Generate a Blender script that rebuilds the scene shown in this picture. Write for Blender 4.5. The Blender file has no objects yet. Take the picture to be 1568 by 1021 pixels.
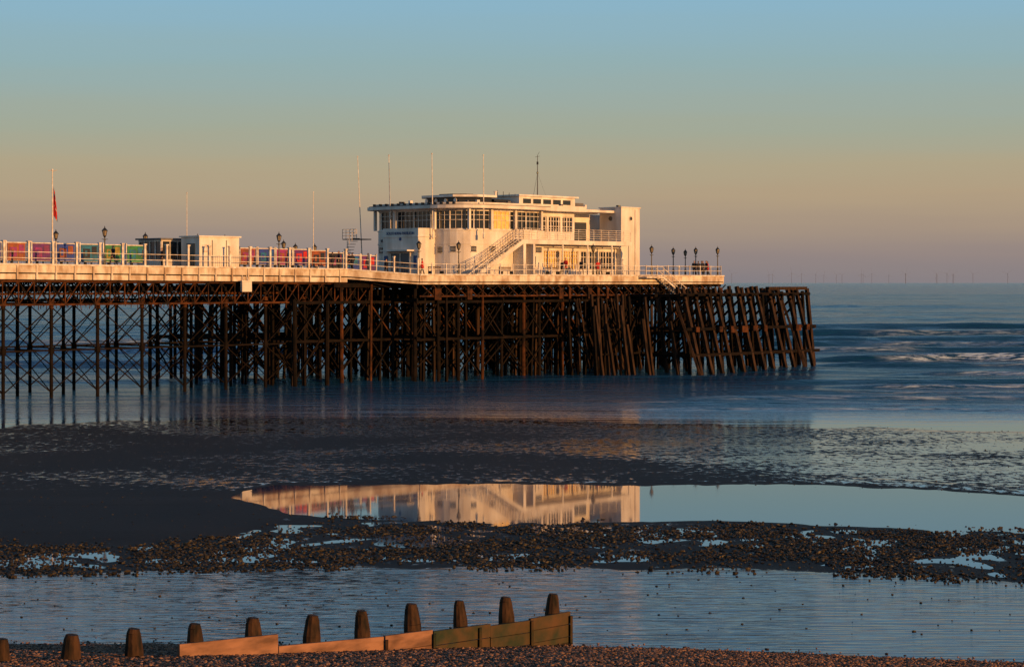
import bpy, math, random
import numpy as np
from mathutils import Vector, noise
random.seed(4); rng=np.random.default_rng(4)
sc=bpy.context.scene
col=sc.collection
sc.view_settings.view_transform='Standard'
sc.view_settings.look='None'
sc.view_settings.exposure=0

# ------------------------------------------------------------ materials
def mat(name, c1, c2=None, scale=3.0, rough=0.6, metal=0.0, spec=0.5, bump=0.0, detail=4, island=False, vscale=(1,1,1)):
    m=bpy.data.materials.new(name); m.use_nodes=True
    nt=m.node_tree; b=nt.nodes['Principled BSDF']
    b.inputs['Roughness'].default_value=rough
    b.inputs['Metallic'].default_value=metal
    b.inputs['Specular IOR Level'].default_value=spec
    b.inputs['Base Color'].default_value=(*c1,1)
    if c2 is not None:
        tc=nt.nodes.new('ShaderNodeTexCoord'); mp=nt.nodes.new('ShaderNodeMapping')
        mp.inputs['Scale'].default_value=vscale
        nt.links.new(tc.outputs['Object'],mp.inputs['Vector'])
        n=nt.nodes.new('ShaderNodeTexNoise'); n.inputs['Scale'].default_value=scale; n.inputs['Detail'].default_value=detail
        nt.links.new(mp.outputs['Vector'],n.inputs['Vector'])
        r=nt.nodes.new('ShaderNodeValToRGB')
        r.color_ramp.elements[0].position=0.35; r.color_ramp.elements[1].position=0.65
        r.color_ramp.elements[0].color=(*c1,1); r.color_ramp.elements[1].color=(*c2,1)
        if island:
            g=nt.nodes.new('ShaderNodeNewGeometry')
            r.color_ramp.elements[0].position=0.1; r.color_ramp.elements[1].position=0.95
            nt.links.new(g.outputs['Random Per Island'],r.inputs['Fac'])
        else:
            nt.links.new(n.outputs['Fac'],r.inputs['Fac'])
        nt.links.new(r.outputs['Color'],b.inputs['Base Color'])
        if bump>0:
            bp=nt.nodes.new('ShaderNodeBump'); bp.inputs['Strength'].default_value=bump; bp.inputs['Distance'].default_value=0.05
            nt.links.new(n.outputs['Fac'],bp.inputs['Height']); nt.links.new(bp.outputs['Normal'],b.inputs['Normal'])
    return m
M={}
M['white']=mat('white_paint',(0.82,0.77,0.70),(0.60,0.53,0.45),0.9,0.55,detail=8,vscale=(1,1,0.35))
M['rail']=mat('rail_white_paint',(0.80,0.76,0.70),(0.5,0.40,0.30),2.5,0.5)
M['fascia']=mat('fascia_paint',(0.76,0.68,0.56),(0.36,0.24,0.14),1.3,0.6,detail=8,vscale=(1,1,.5))
M['deck']=mat('deck_boards',(0.16,0.12,0.09),(0.22,0.17,0.13),4,0.8)
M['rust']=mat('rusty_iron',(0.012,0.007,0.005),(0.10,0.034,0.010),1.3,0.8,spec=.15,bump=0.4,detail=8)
M['dark']=mat('shaded_iron',(0.004,0.0038,0.0035),(0.014,0.008,0.005),1.5,0.85,spec=.12,bump=0.4,detail=8)  # near-black tone puts the shade under the pier into the colour
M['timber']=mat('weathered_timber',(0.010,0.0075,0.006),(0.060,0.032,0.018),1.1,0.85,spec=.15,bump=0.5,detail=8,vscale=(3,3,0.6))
M['seat']=mat('bench_timber',(0.10,0.06,0.035),(0.16,0.10,0.06),4,.7)
M['glass']=mat('window_glass',(0.02,0.025,0.03),rough=0.06,spec=0.8)
M['glowpanel']=mat('sun_glow_panel',(0.90,0.66,0.22),(0.75,0.5,0.15),2,0.35)  # added panels; yellow sun glow of the panes is put into the colour
M['black']=mat('black_paint',(0.012,0.012,0.014),(0.02,0.02,0.022),3,0.45)
M['lampglass']=mat('lantern_glass',(0.35,0.28,0.18),rough=0.2)
M['roof']=mat('roof_felt',(0.10,0.10,0.11),(0.16,0.15,0.15),2,0.8)
M['blue']=mat('sign_blue',(0.02,0.06,0.2),rough=0.5)
M['door']=mat('door_paint',(0.05,0.06,0.08),rough=0.3)
M['navy']=mat('navy_cloth',(0.010,0.012,0.02),(0.02,0.02,0.035),8,0.9)
M['red']=mat('red_cloth',(0.60,0.03,0.02),(0.4,0.02,0.02),8,0.9)
M['grey']=mat('grey_cloth',(0.12,0.11,0.11),(0.07,0.07,0.08),8,0.9)
M['cream']=mat('cream_cloth',(0.5,0.42,0.35),(0.4,0.33,0.28),8,0.9)
M['skin']=mat('skin',(0.5,0.28,0.19),(0.45,0.25,0.17),8,0.55)
M['hair']=mat('hair',(0.03,0.018,0.01),(0.05,0.03,0.02),20,0.7)
pc={'purple':(0.20,0.03,0.26),'blueart':(0.03,0.08,0.50),'teal':(0.02,0.25,0.45),'green':(0.05,0.36,0.12),'pink':(0.45,0.04,0.25),'orange':(0.5,0.12,0.02),'yellow':(0.55,0.4,0.05),'blackart':(0.02,0.02,0.03)}
for k,c in pc.items(): M[k]=mat('panel_'+k,tuple(x*.7 for x in c),tuple(min(1,x*0.3+0.02) for x in c),2.2,0.4)

class MB:
    def __init__(s): s.v=[]; s.f=[]; s.m=[]; s.ml=[]
    def mi(s,m):
        if m not in s.ml: s.ml.append(m)
        return s.ml.index(m)
    def add(s,vs,fs,m):
        o=len(s.v); s.v+= [tuple(a) for a in vs]; i=s.mi(m)
        for f in fs: s.f.append([o+k for k in f]); s.m.append(i)
    def box(s,x0,x1,y0,y1,z0,z1,m):
        s.add([(x0,y0,z0),(x1,y0,z0),(x1,y1,z0),(x0,y1,z0),(x0,y0,z1),(x1,y0,z1),(x1,y1,z1),(x0,y1,z1)],
              [(0,3,2,1),(4,5,6,7),(0,1,5,4),(1,2,6,5),(2,3,7,6),(3,0,4,7)],m)
    def beam(s,p,q,w,h,m):
        p=Vector(p);q=Vector(q);d=(q-p)
        if d.length<1e-6:return
        d.normalize()
        up=Vector((0,0,1)) if abs(d.z)<0.95 else Vector((1,0,0))
        a=d.cross(up).normalized()*w/2; b=a.cross(d).normalized()*h/2
        vs=[p-a-b,p+a-b,p+a+b,p-a+b,q-a-b,q+a-b,q+a+b,q-a+b]
        s.add(vs,[(0,1,2,3),(7,6,5,4),(1,0,4,5),(2,1,5,6),(3,2,6,7),(0,3,7,4)],m)
    def cyl(s,p,q,r0,r1,n,m):
        p=Vector(p);q=Vector(q);d=(q-p).normalized()
        up=Vector((0,0,1)) if abs(d.z)<0.95 else Vector((1,0,0))
        a=d.cross(up).normalized(); b=a.cross(d).normalized()
        vs=[];fs=[]
        for k in range(n):
            an=2*math.pi*k/n; o=a*math.cos(an)+b*math.sin(an)
            vs.append(p+o*r0); vs.append(q+o*r1)
        for k in range(n):
            j=(k+1)%n; fs.append((2*k,2*k+1,2*j+1,2*j))
        fs.append([2*k for k in range(n)]); fs.append([2*k+1 for k in range(n)][::-1])
        s.add(vs,fs,m)
    def prism(s,poly,z0,z1,m):
        n=len(poly)
        vs=[(x,y,z0) for x,y in poly]+[(x,y,z1) for x,y in poly]
        fs=[(k,(k+1)%n,n+(k+1)%n,n+k) for k in range(n)]+[tuple(range(n))[::-1],tuple(range(n,2*n))]
        s.add(vs,fs,m)
    def build(s,name,parent=None,smooth=False):
        me=bpy.data.meshes.new(name); me.from_pydata(s.v,[],s.f)
        for k in s.ml: me.materials.append(M[k])
        me.polygons.foreach_set('material_index',s.m)
        if smooth: me.polygons.foreach_set('use_smooth',[True]*len(s.f))
        me.update()
        o=bpy.data.objects.new(name,me); col.objects.link(o)
        if parent: o.parent=parent
        return o
ORG=Vector((-41.3,160.5,0)); ANG=math.atan2(.7317,.6816)
def empty(name,loc=None,rot=None):
    e=bpy.data.objects.new(name,None); col.objects.link(e)
    e.location=ORG if loc is None else loc; e.rotation_euler=(0,0,ANG if rot is None else rot)
    return e
def L2W(t,v,z): return Vector((ORG.x+.6816*t-.7317*v, ORG.y+.7317*t+.6816*v, z))
def dz(t): return float(np.interp(t,[-60,0,37.7,43.3,200],[11.4,11.0,10.75,10.25,10.25]))

# ------------------------------------------------------------ pier
pier=empty('pier')
S=[(-60,0,12),(0,0,12),(37.7,0,12),(43.3,-4,18),(91.2,-4,18)]
b=MB()
for (t0,a0,b0),(t1,a1,b1) in zip(S[:-1],S[1:]):
    z0,z1=dz(t0),dz(t1); th=.3
    b.add([(t0,a0,z0-th),(t1,a1,z1-th),(t1,b1,z1-th),(t0,b0,z0-th),(t0,a0,z0),(t1,a1,z1),(t1,b1,z1),(t0,b0,z0)],
      [(0,3,2,1),(4,5,6,7),(0,1,5,4),(1,2,6,5),(2,3,7,6),(3,0,4,7)],'deck')
b.build('deck',pier)
b=MB()
def strip(b,p,q,zo0,zo1,th,m,v=0):
    (t0,v0),(t1,v1)=p,q; d=Vector((t1-t0,v1-v0,0)).normalized(); n=Vector((d.y,-d.x,0))
    a=Vector((t0,v0,0)); c=Vector((t1,v1,0)); o1=n*.02; o2=n*(.02+th)
    za,zc=dz(t0),dz(t1)
    b.add([a+o1+Vector((0,0,za+zo0)),c+o1+Vector((0,0,zc+zo0)),c+o2+Vector((0,0,zc+zo0)),a+o2+Vector((0,0,za+zo0)),
           a+o1+Vector((0,0,za+zo1)),c+o1+Vector((0,0,zc+zo1)),c+o2+Vector((0,0,zc+zo1)),a+o2+Vector((0,0,za+zo1))],
      [(0,3,2,1),(4,5,6,7),(0,1,5,4),(1,2,6,5),(2,3,7,6),(3,0,4,7)],m)
front=[(-60,0),(0,0),(37.7,0),(43.3,-4),(91.2,-4)]
for p,q in zip(front[:-1],front[1:]):
    neck = q[0]<40
    strip(b,p,q,-.60,.0,.12,'fascia'); strip(b,p,q,.0,.12,.22,'rail')
    strip(b,p,q,-1.15 if neck else -.85,-.70,.05,'fascia')
strip(b,(91.2,-4),(91.2,18),-.85,.1,.12,'fascia')
strip(b,(91.2,18),(43.3,18),-.85,.1,.12,'fascia')
strip(b,(37.7,12),(-60,12),-1.2,.1,.12,'fascia')
strip(b,(43.3,18),(37.7,12),-1.2,.1,.12,'fascia')
t=-30
while t<37: b.box(t,t+.14,-.25,-.14,dz(t)-1.15,dz(t)-.0,'fascia'); t+=1.85
b.build('fascia',pier)
# railings
b=MB()
def railing(b,p,q,h,sp,posth,ball,m='rail',mr='rail',pw=.12,base=0,rt=.045):
    p=Vector((p[0],p[1],0)); q=Vector((q[0],q[1],0)); L=(q-p).length; n=max(1,round(L/sp)); d=(q-p)/n
    for k in range(n+1):
        c=p+d*k; z=dz(c.x)+base
        b.box(c.x-pw/2,c.x+pw/2,c.y-pw/2,c.y+pw/2,z,z+posth,m)
        if posth>h+.3: b.box(c.x-pw*.75,c.x+pw*.75,c.y-pw*.75,c.y+pw*.75,z+posth-.06,z+posth+.05,m)
        if k<n:
            e=c+d; ze=dz(e.x)+base
            for hh in (h,h*.55,.12):
                b.beam((c.x,c.y,z+hh),(e.x,e.y,ze+hh),rt,rt,mr)
            if ball:
                nb=int(d.length/ball)
                for j in range(1,nb):
                    f=j/nb; g=c+d*f; zg=dz(g.x)+base
                    b.cyl((g.x,g.y,zg+.12),(g.x,g.y,zg+h),.010,.010,4,'grey')
railing(b,(-60,.15),(37.7,.15),1.1,2.3,1.95,.22,pw=.19)
railing(b,(37.7,.15),(43.3,-3.85),1.1,2,1.6,.22,pw=.16)
railing(b,(43.3,-3.85),(91,-3.85),1.1,1.9,1.2,.22,pw=.09)
railing(b,(91,-3.85),(91,17.8),1.1,1.9,1.2,.22,pw=.09)
railing(b,(-60,11.8),(37.7,11.8),1.1,2.6,1.3,.3,pw=.12)
railing(b,(37.7,11.8),(43.3,17.8),1.1,2.6,1.3,.3,pw=.12)
railing(b,(43.3,17.8),(91,17.8),1.1,2.2,1.2,.3)
b.build('railings',pier)
# understructure of neck
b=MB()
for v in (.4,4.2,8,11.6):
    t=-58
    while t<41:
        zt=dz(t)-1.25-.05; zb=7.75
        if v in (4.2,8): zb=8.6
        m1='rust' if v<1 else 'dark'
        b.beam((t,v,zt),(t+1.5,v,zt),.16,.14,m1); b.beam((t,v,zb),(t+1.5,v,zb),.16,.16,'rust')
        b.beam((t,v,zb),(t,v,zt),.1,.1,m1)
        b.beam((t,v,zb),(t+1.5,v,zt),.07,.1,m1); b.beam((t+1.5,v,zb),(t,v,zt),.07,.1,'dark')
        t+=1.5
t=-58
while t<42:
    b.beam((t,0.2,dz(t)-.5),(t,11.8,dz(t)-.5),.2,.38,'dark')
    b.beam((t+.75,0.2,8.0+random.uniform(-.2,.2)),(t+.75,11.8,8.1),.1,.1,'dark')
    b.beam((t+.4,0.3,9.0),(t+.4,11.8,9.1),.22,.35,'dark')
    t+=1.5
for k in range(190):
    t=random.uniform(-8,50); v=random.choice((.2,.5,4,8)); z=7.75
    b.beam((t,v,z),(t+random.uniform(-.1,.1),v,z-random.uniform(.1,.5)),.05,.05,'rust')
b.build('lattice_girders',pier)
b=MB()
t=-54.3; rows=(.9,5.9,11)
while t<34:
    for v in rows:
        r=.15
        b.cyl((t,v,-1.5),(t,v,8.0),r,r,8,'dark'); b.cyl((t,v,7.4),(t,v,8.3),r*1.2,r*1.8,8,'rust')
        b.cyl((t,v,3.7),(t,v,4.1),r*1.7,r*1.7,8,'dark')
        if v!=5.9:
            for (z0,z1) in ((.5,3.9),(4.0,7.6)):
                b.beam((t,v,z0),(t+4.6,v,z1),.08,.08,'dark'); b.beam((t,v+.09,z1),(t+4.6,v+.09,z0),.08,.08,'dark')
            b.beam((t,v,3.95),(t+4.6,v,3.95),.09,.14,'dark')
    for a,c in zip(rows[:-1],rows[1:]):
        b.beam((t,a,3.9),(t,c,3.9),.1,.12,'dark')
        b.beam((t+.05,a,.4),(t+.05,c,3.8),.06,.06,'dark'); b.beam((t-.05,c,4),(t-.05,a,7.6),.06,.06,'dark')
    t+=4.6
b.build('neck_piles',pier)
# head understructure
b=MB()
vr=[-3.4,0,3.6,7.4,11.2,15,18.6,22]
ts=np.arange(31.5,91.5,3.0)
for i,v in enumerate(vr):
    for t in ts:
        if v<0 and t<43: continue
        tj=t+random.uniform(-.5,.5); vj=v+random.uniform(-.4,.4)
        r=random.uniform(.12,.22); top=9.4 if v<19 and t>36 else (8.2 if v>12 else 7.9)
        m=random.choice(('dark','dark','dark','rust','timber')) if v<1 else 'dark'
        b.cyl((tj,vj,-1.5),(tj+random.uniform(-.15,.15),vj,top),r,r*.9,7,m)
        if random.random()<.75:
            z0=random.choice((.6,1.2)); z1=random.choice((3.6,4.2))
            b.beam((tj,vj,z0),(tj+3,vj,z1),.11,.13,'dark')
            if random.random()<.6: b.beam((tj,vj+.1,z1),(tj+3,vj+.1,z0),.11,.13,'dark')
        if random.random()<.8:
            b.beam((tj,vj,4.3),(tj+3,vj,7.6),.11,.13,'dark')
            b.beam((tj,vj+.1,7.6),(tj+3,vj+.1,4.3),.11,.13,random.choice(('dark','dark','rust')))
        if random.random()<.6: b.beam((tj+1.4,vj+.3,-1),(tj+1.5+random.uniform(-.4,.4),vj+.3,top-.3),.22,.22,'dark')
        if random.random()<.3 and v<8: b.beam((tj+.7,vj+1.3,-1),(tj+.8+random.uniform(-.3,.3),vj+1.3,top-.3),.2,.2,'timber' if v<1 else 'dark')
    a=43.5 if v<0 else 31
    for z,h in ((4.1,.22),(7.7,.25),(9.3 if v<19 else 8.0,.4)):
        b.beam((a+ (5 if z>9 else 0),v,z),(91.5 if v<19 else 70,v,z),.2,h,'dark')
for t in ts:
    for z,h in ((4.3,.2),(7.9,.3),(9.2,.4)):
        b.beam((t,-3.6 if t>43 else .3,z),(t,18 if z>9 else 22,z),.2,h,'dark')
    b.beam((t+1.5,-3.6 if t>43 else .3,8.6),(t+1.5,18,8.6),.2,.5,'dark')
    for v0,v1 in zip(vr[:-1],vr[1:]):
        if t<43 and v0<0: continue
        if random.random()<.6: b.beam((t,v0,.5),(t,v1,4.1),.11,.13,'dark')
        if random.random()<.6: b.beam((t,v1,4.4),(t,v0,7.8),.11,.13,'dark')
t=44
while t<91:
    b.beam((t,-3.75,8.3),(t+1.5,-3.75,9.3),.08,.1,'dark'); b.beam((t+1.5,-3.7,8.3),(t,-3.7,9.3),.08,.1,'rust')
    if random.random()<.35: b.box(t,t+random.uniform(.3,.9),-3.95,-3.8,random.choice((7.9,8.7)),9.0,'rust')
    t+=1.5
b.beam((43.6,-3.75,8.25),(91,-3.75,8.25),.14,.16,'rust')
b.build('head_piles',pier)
b=MB(); b.box(24.6,25.7,-.55,-.3,8.75,9.65,'white'); b.box(24.55,25.75,-.6,-.28,9.66,9.75,'rail')
b.beam((24.9,-.4,9.7),(24.9,-.1,10.3),.05,.05,'rail'); b.beam((25.4,-.4,9.7),(25.4,-.1,10.3),.05,.05,'rail')
b.build('navigation_board',pier)

# ------------------------------------------------------------ landing stage
stage=empty('timber_landing_stage')
b=MB()
tt=74.6; k=0
while tt<97.0:
    for (v0,v1,rr) in ((-11,-13.3,.2),(-7.6,-8.6,.18),(-4.6,-5,.17)):
        if v0>-5 and tt<91: continue
        j=random.uniform(-.25,.25); h=9.0+random.uniform(-.3,.2)
        b.beam((tt+j+.8,v1,-1.5),(tt+j,v0,h),rr*1.8,rr*1.9,'timber')
    j=random.uniform(-.3,.3)
    b.beam((tt+.9+j,-11.5,-1.5),(tt+1.0+j,-10.9,8.9+random.uniform(-.6,.1)),.28,.3,'dark')
    if random.random()<.25: b.beam((tt+.2,-13.8,-1),(tt-1.0,-11.1,7.6),.22,.24,'timber')
    for z in (1.9,4.7,8.2):
        b.beam((tt,-12.2-.25*(5-z)*.4,z),(tt,-4.2 if tt<91 else -4.4,z),.2,.26,'dark')
    b.beam((tt,-4.4,1.8),(tt,-11.6,7.8),.18,.2,'dark')
    tt+=1.9; k+=1
for z,v in ((2.0,-12.6),(4.7,-12.1),(8.3,-11.3)):
    b.beam((74,v,z),(97.6,v,z),.22,.3,'dark')
for z in (4.6,8.2):
    b.beam((74,-7.9,z),(97.6,-7.9,z),.22,.32,'dark')
for tt in np.arange(75,97,2.0):
    if random.random()<.8:
        b.box(tt,tt+random.uniform(.5,1.2),-12.75,-12.5,4.35+random.uniform(-.1,.1),4.95,'rust')
b.box(90,97.3,-11.2,-10.7,8.75,9.1,'timber')
for v in (-11,-9,-7,-5.2):
    b.beam((98.3,v-.6,-1.5),(97.5,v,8.9),.36,.38,'timber')
b.beam((98.0,-11.8,4.6),(98.0,-4.8,4.6),.25,.3,'timber')
for k in range(14):
    t=64+k*.8; v=-4.6-random.uniform(0,2.8); 
    b.beam((t,v-.6,-1.5),(t-.1,v,random.uniform(6.5,8.7)),.24,.26,random.choice(('timber','dark')))
    b.beam((t,v,random.choice((2.2,4.7,7))),(t+2.6,v-.2,random.choice((2.2,4.7,7))),.15,.18,'dark')
for k in range(10):
    t=64+random.uniform(0,11); b.beam((t,-4.2,7.9),(t+random.uniform(-2.5,2.5),-6.5,.5),.13,.15,'timber')
for k in range(8):
    t=65+k*1.3; v=-7.4-random.uniform(0,3)*min(1,k/4)
    b.beam((t+.4,v-1,-1.5),(t,v,random.uniform(5,8.6)),.26,.28,'timber')
b.build('posts_and_walers',stage)
b=MB()
zb=10.2
for k in range(12):
    b.box(79+k*.32,79.35+k*.32,-5.2,-4.2,zb-.1-k*.18,zb-.04-k*.18,'rail')
for v in (-5.25,-4.2):
    b.beam((78.8,v,zb-.05),(83,v,zb-2.3),.06,.18,'rail'); b.beam((78.8,v,zb+.95),(83,v,zb-1.3),.05,.06,'rail')
    for k in range(6): b.beam((79+k*.75,v,zb-.1-k*.4),(79+k*.75,v,zb+.85-k*.4),.04,.04,'rail')
b.box(76,78.9,-5.3,-4.15,zb-.15,zb-.02,'rail')
railing(b,(76,-5.2),(78.9,-5.2),1.0,1,1.05,.2,pw=.06)
b.build('stage_stairs',stage)

# ------------------------------------------------------------ pavilion
pav=empty('pier_pavilion')
def rrect(x0,x1,y0,y1,r0,r1,n=8):
    P=[(x1,y0),(x1,y1)]
    for k in range(n+1):
        a=math.pi/2+ (math.pi/2)*k/n
        P.append((x0+r1+r1*math.cos(a),y1-r1+r1*math.sin(a)))
    for k in range(n+1):
        a=math.pi+(math.pi/2)*k/n
        P.append((x0+r0+r0*math.cos(a),y0+r0+r0*math.sin(a)))
    return P
D=10.25
def body(o): return rrect(54-o,66,.5-o,14+o,3.6+o,1.6+o)
b=MB()
b.prism(body(0),D,13.45,'white')
b.prism(body(.06),13.45,13.62,'white')
b.prism(body(0),13.62,14.85,'white')
b.prism(body(.08),14.85,14.97,'white')
b.prism(body(0),16.95,17.1,'white')
b.prism(body(.05),D+.001,D+.4,'white')
b.box(66,82,4,13.5,D,13.3,'white')
b.box(66,78.7,1.2,4,D,10.95,'white'); b.box(66,78.7,1.2,4,12.95,13.3,'white')
for t in (66.05,69.2,72.3,75.4,78.3): b.box(t,t+.35,1.15,1.5,10.95,12.95,'white')
b.box(61.2,78.7,-1.0,.48,13.55,14.0,'white'); b.box(66,78.7,.48,6,13.3,13.95,'white')
b.box(66,72.6,2,13,13.95,14.95,'white'); b.box(66,72.6,2,13,16.6,17.1,'white')
for t in (66.0,68.1,70.3,72.25): b.box(t,t+.35,1.97,2.4,14.95,16.6,'white')
b.box(72.6,81.8,5,13,13.95,17.1,'white')
b.box(78.7,81.9,.5,3.6,D,17.75,'white'); b.box(78.6,82,.4,3.7,17.75,17.87,'white')
b.box(81.0,81.3,.38,.5,D,17.6,'white')
b.prism([(54.2,4.6),(54.2,10.6),(52.6,10.6),(52.0,10.2),(52.0,5.0),(52.6,4.6)],D,15.1,'white')
b.prism([(54.1,4.5),(54.1,10.7),(52.5,10.7),(51.9,10.25),(51.9,4.95),(52.5,4.5)],14.2,14.3,'white')
b.box(61.3,61.7,-.95,.45,D,13.55,'white'); b.box(62.8,63.1,-.95,.45,D,13.55,'white')
b.box(63.1,66,-.2,.1,D,11.2,'white')
for t in (67.5,71.5,75.5,78.4): b.cyl((t,-.85,D),(t,-.85,13.55),.09,.09,8,'white')
for (t,v) in ((53.75,10.3),(53.75,4.4),(55.2,.9),(57.9,.38),(61.5,.38),(65.5,.38),(54.1,13.6)):
    b.box(t-.13,t+.13,v-.13,v+.13,14.97,17.05,'white')
b.build('walls',pav)
b=MB()
b.prism(body(1.15),17.1,17.42,'white'); b.prism(body(1.0),17.42,17.5,'roof')
b.prism(body(.3),17.5,17.72,'white')
b.box(66,73,.6,13.4,17.12,17.7,'white'); b.box(73,78.6,3.8,13.4,17.12,17.6,'white'); b.box(73,78.6,1.4,3.8,17.2,17.45,'white')
def octo(x0,x1,y0,y1,c): return [(x1,y0+c),(x1,y1-c),(x1-c,y1),(x0+c,y1),(x0,y1-c),(x0,y0+c),(x0+c,y0),(x1-c,y0)]
b.prism(octo(57,62.5,3.2,10.4,1.6),17.72,18.4,'black'); b.prism(octo(56.5,63,2.7,10.9,1.8),18.4,18.62,'white')
b.prism(octo(58,61,5,9,1),18.62,18.8,'roof')
b.box(66,75,4,10,17.7,18.75,'white'); b.box(65.7,75.3,3.7,10.3,18.75,18.92,'white')
b.box(75.3,77,4.5,9.5,17.6,18.3,'roof')
b.box(63.2,65.7,5,9,17.72,18.35,'black')
for t in np.arange(66.6,74.5,1.6): b.box(t,t+1.2,3.93,4.02,18.0,18.5,'glass')
for v in (4.6,6.0,7.4,8.8): b.cyl((56.97,v,18.06),(56.9,v,18.06),.22,.22,10,'rail')
for k in range(26):
    t=random.uniform(54,78); v=random.uniform(1.5,12); b.box(t,t+random.uniform(.1,.5),v,v+.3,17.7,17.75+random.uniform(.1,.35),random.choice(('black','roof','white')))
for v in np.arange(1.5,14,.9): b.beam((53.6,v,17.5),(53.6,v,17.75),.25,.2,'black')
for k in range(4):
    b.cyl((62+k*.9,3.4,18.6),(62+k*.9,3.4,19.2-k*.1),.03,.03,5,'black')
b.cyl((61.5,3.2,18.6),(61.5,3.2,19.0),.12,.12,8,'white'); b.cyl((61.5,3.2,19.0),(61.5,3.2,19.08),.2,.2,8,'white')
b.cyl((80,2,17.87),(80,2,18.1),.25,.25,8,'black')
b.build('roof',pav)
b=MB()
b.prism(body(-.22),14.97,16.95,'glass')
b.box(58.6,60.9,.66,.7,15.0,16.93,'glowpanel')
b.box(66.3,78.5,1.42,1.5,10.96,12.94,'glass'); b.box(66.4,72.2,1.36,1.41,10.98,12.92,'glowpanel')
b.box(66.3,72.3,2.2,2.25,14.96,16.59,'glass'); 
b.box(73.0,75.2,4.93,4.98,14.2,16.3,'glass'); b.box(76,78,4.93,4.98,14.0,16.2,'door')
P=body(-.12)
pts=[Vector((x,y,0)) for x,y in P]
path=pts[1:]+[pts[0]]
for a,c in zip(path[:-1],path[1:]):
    for z,h in ((15.02,.1),(15.95,.05),(16.45,.05),(16.9,.1)):
        b.beam((a.x,a.y,z),(c.x,c.y,z),.07,h,'rail')
acc=0; nxt=0; i=0
for a,c in zip(path[:-1],path[1:]):
    L=(c-a).length
    while nxt<=acc+L:
        p=a+(c-a)*((nxt-acc)/L); big=(i%4==0)
        w=.16 if big else .055
        b.cyl((p.x,p.y,14.97),(p.x,p.y,16.95),w/2,w/2,6,'rail'); i+=1; nxt+=.62
    acc+=L
def mull(b,t0,t1,v,z0,z1,n,zs,m='rail'):
    for k in range(n+1):
        t=t0+(t1-t0)*k/n; w=.09 if k%3 else .15
        b.box(t-w/2,t+w/2,v-.04,v+.03,z0,z1,m)
    for z in zs: b.box(t0,t1,v-.055,v-.01,z-.03,z+.03,m)
mull(b,66.3,72.3,1.3,10.96,12.94,15,(11.0,11.6,12.2,12.6,12.9))
mull(b,72.8,78.4,1.3,10.96,12.94,12,(11.0,11.6,12.3,12.9))
mull(b,66.3,72.3,2.1,14.97,16.58,14,(15.02,15.55,16.1,16.54))
mull(b,73,75.2,4.9,14.2,16.3,4,(14.25,15.2,16.25))
def small(b,c,d,w,z0,z1):
    n=Vector((d.y,-d.x,0)); 
    for (s0,s1,zz0,zz1,m,off) in ((-w/2,w/2,z0,z1,'glass',.02),(-w/2-.06,w/2+.06,z1,z1+.06,'rail',.05),(-w/2-.06,w/2+.06,z0-.06,z0,'rail',.05)):
        a=c+d*s0+n*off; e=c+d*s1+n*off
        b.beam((a.x,a.y,(zz0+zz1)/2),(e.x,e.y,(zz0+zz1)/2),.06,zz1-zz0,m)
    for k in range(1,4):
        z=z0+(z1-z0)*k/4; a=c-d*w/2+n*.06; e=c+d*w/2+n*.06
        b.beam((a.x,a.y,z),(e.x,e.y,z),.03,.025,'rail')
W=body(0)
for t in (58.2,60.0,64.0,65.2): small(b,Vector((t,.5,0)),Vector((1,0,0)),.9,12.7,13.25)
for k in (13,16):
    a=Vector((*W[k],0)); c=Vector((*W[k+1],0)); small(b,(a+c)/2,(c-a).normalized(),.55,12.7,13.25)
for v in (11.6,12.6,3.9): small(b,Vector((54,v,0)),Vector((0,-1,0)),.6,12.6,13.2)
for v in (11.2,12.4): b.cyl((53.97,v,13.9),(53.9,v,13.9),.16,.16,10,'door')
b.cyl((80.3,.48,16.6),(80.3,.42,16.6),.28,.28,14,'rail'); b.cyl((80.3,.44,16.6),(80.3,.40,16.6),.2,.2,14,'glass')
b.cyl((80.3,.48,13.9),(80.3,.42,13.9),.2,.2,14,'rail')
b.cyl((78.68,2,16.6),(78.62,2,16.6),.25,.25,14,'door')
b.box(51.93,51.99,6.2,9.0,D+.05,12.55,'door'); 
for v in (6.15,7.55,8.95): b.box(51.88,51.98,v-.07,v+.07,D,12.6,'rail')
for z in (11.2,12.6): b.box(51.88,51.97,6.1,9.05,z-.05,z+.05,'rail')
b.box(51.0,52.0,5.6,9.6,12.75,12.9,'white')
for v in (5.35,9.7): b.box(51.92,51.98,v-.25,v+.25,D+.9,12.3,'blue')
for t in (64.2,): b.box(t-.5,t+.5,.40,.49,D,12.3,'door')
b.box(78.9,80.6,.42,.49,D,12.2,'white')
b.build('windows_and_doors',pav)
b=MB()
n=20
for k in range(n):
    t=54.6+k*.33; z=D+ (k+1)*(3.75/n)
    b.box(t,t+.36,-1.0,.1,z-.05,z,'white')
for v in (-1.05,.12):
    b.beam((54.4,v,D-.0),(61.3,v,13.85),.06,.42,'white')
    for k in range(10):
        f=k/9; b.beam((54.5+6.7*f,v,D+.2+3.65*f),(54.5+6.7*f,v,D+1.25+3.65*f),.05,.05,'rail')
    for h in (.55,.85,1.2): b.beam((54.4,v,D+h+.05),(61.3,v,13.9+h),.045,.05,'rail')
def rail2(b,p,q,z,h,sp,rails,r=.03):
    p=Vector(p);q=Vector(q); n=max(1,round((q-p).length/sp))
    for k in range(n+1):
        c=p+(q-p)*k/n; b.cyl((c.x,c.y,z),(c.x,c.y,z+h),r,r,6,'rail')
    for j in range(rails):
        hh=h*(j+1)/rails; b.cyl((p.x,p.y,z+hh),(q.x,q.y,z+hh),r*.8,r*.8,6,'rail')
rail2(b,(61.3,-.93),(78.6,-.93),14.0,1.15,1.2,5)
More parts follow.
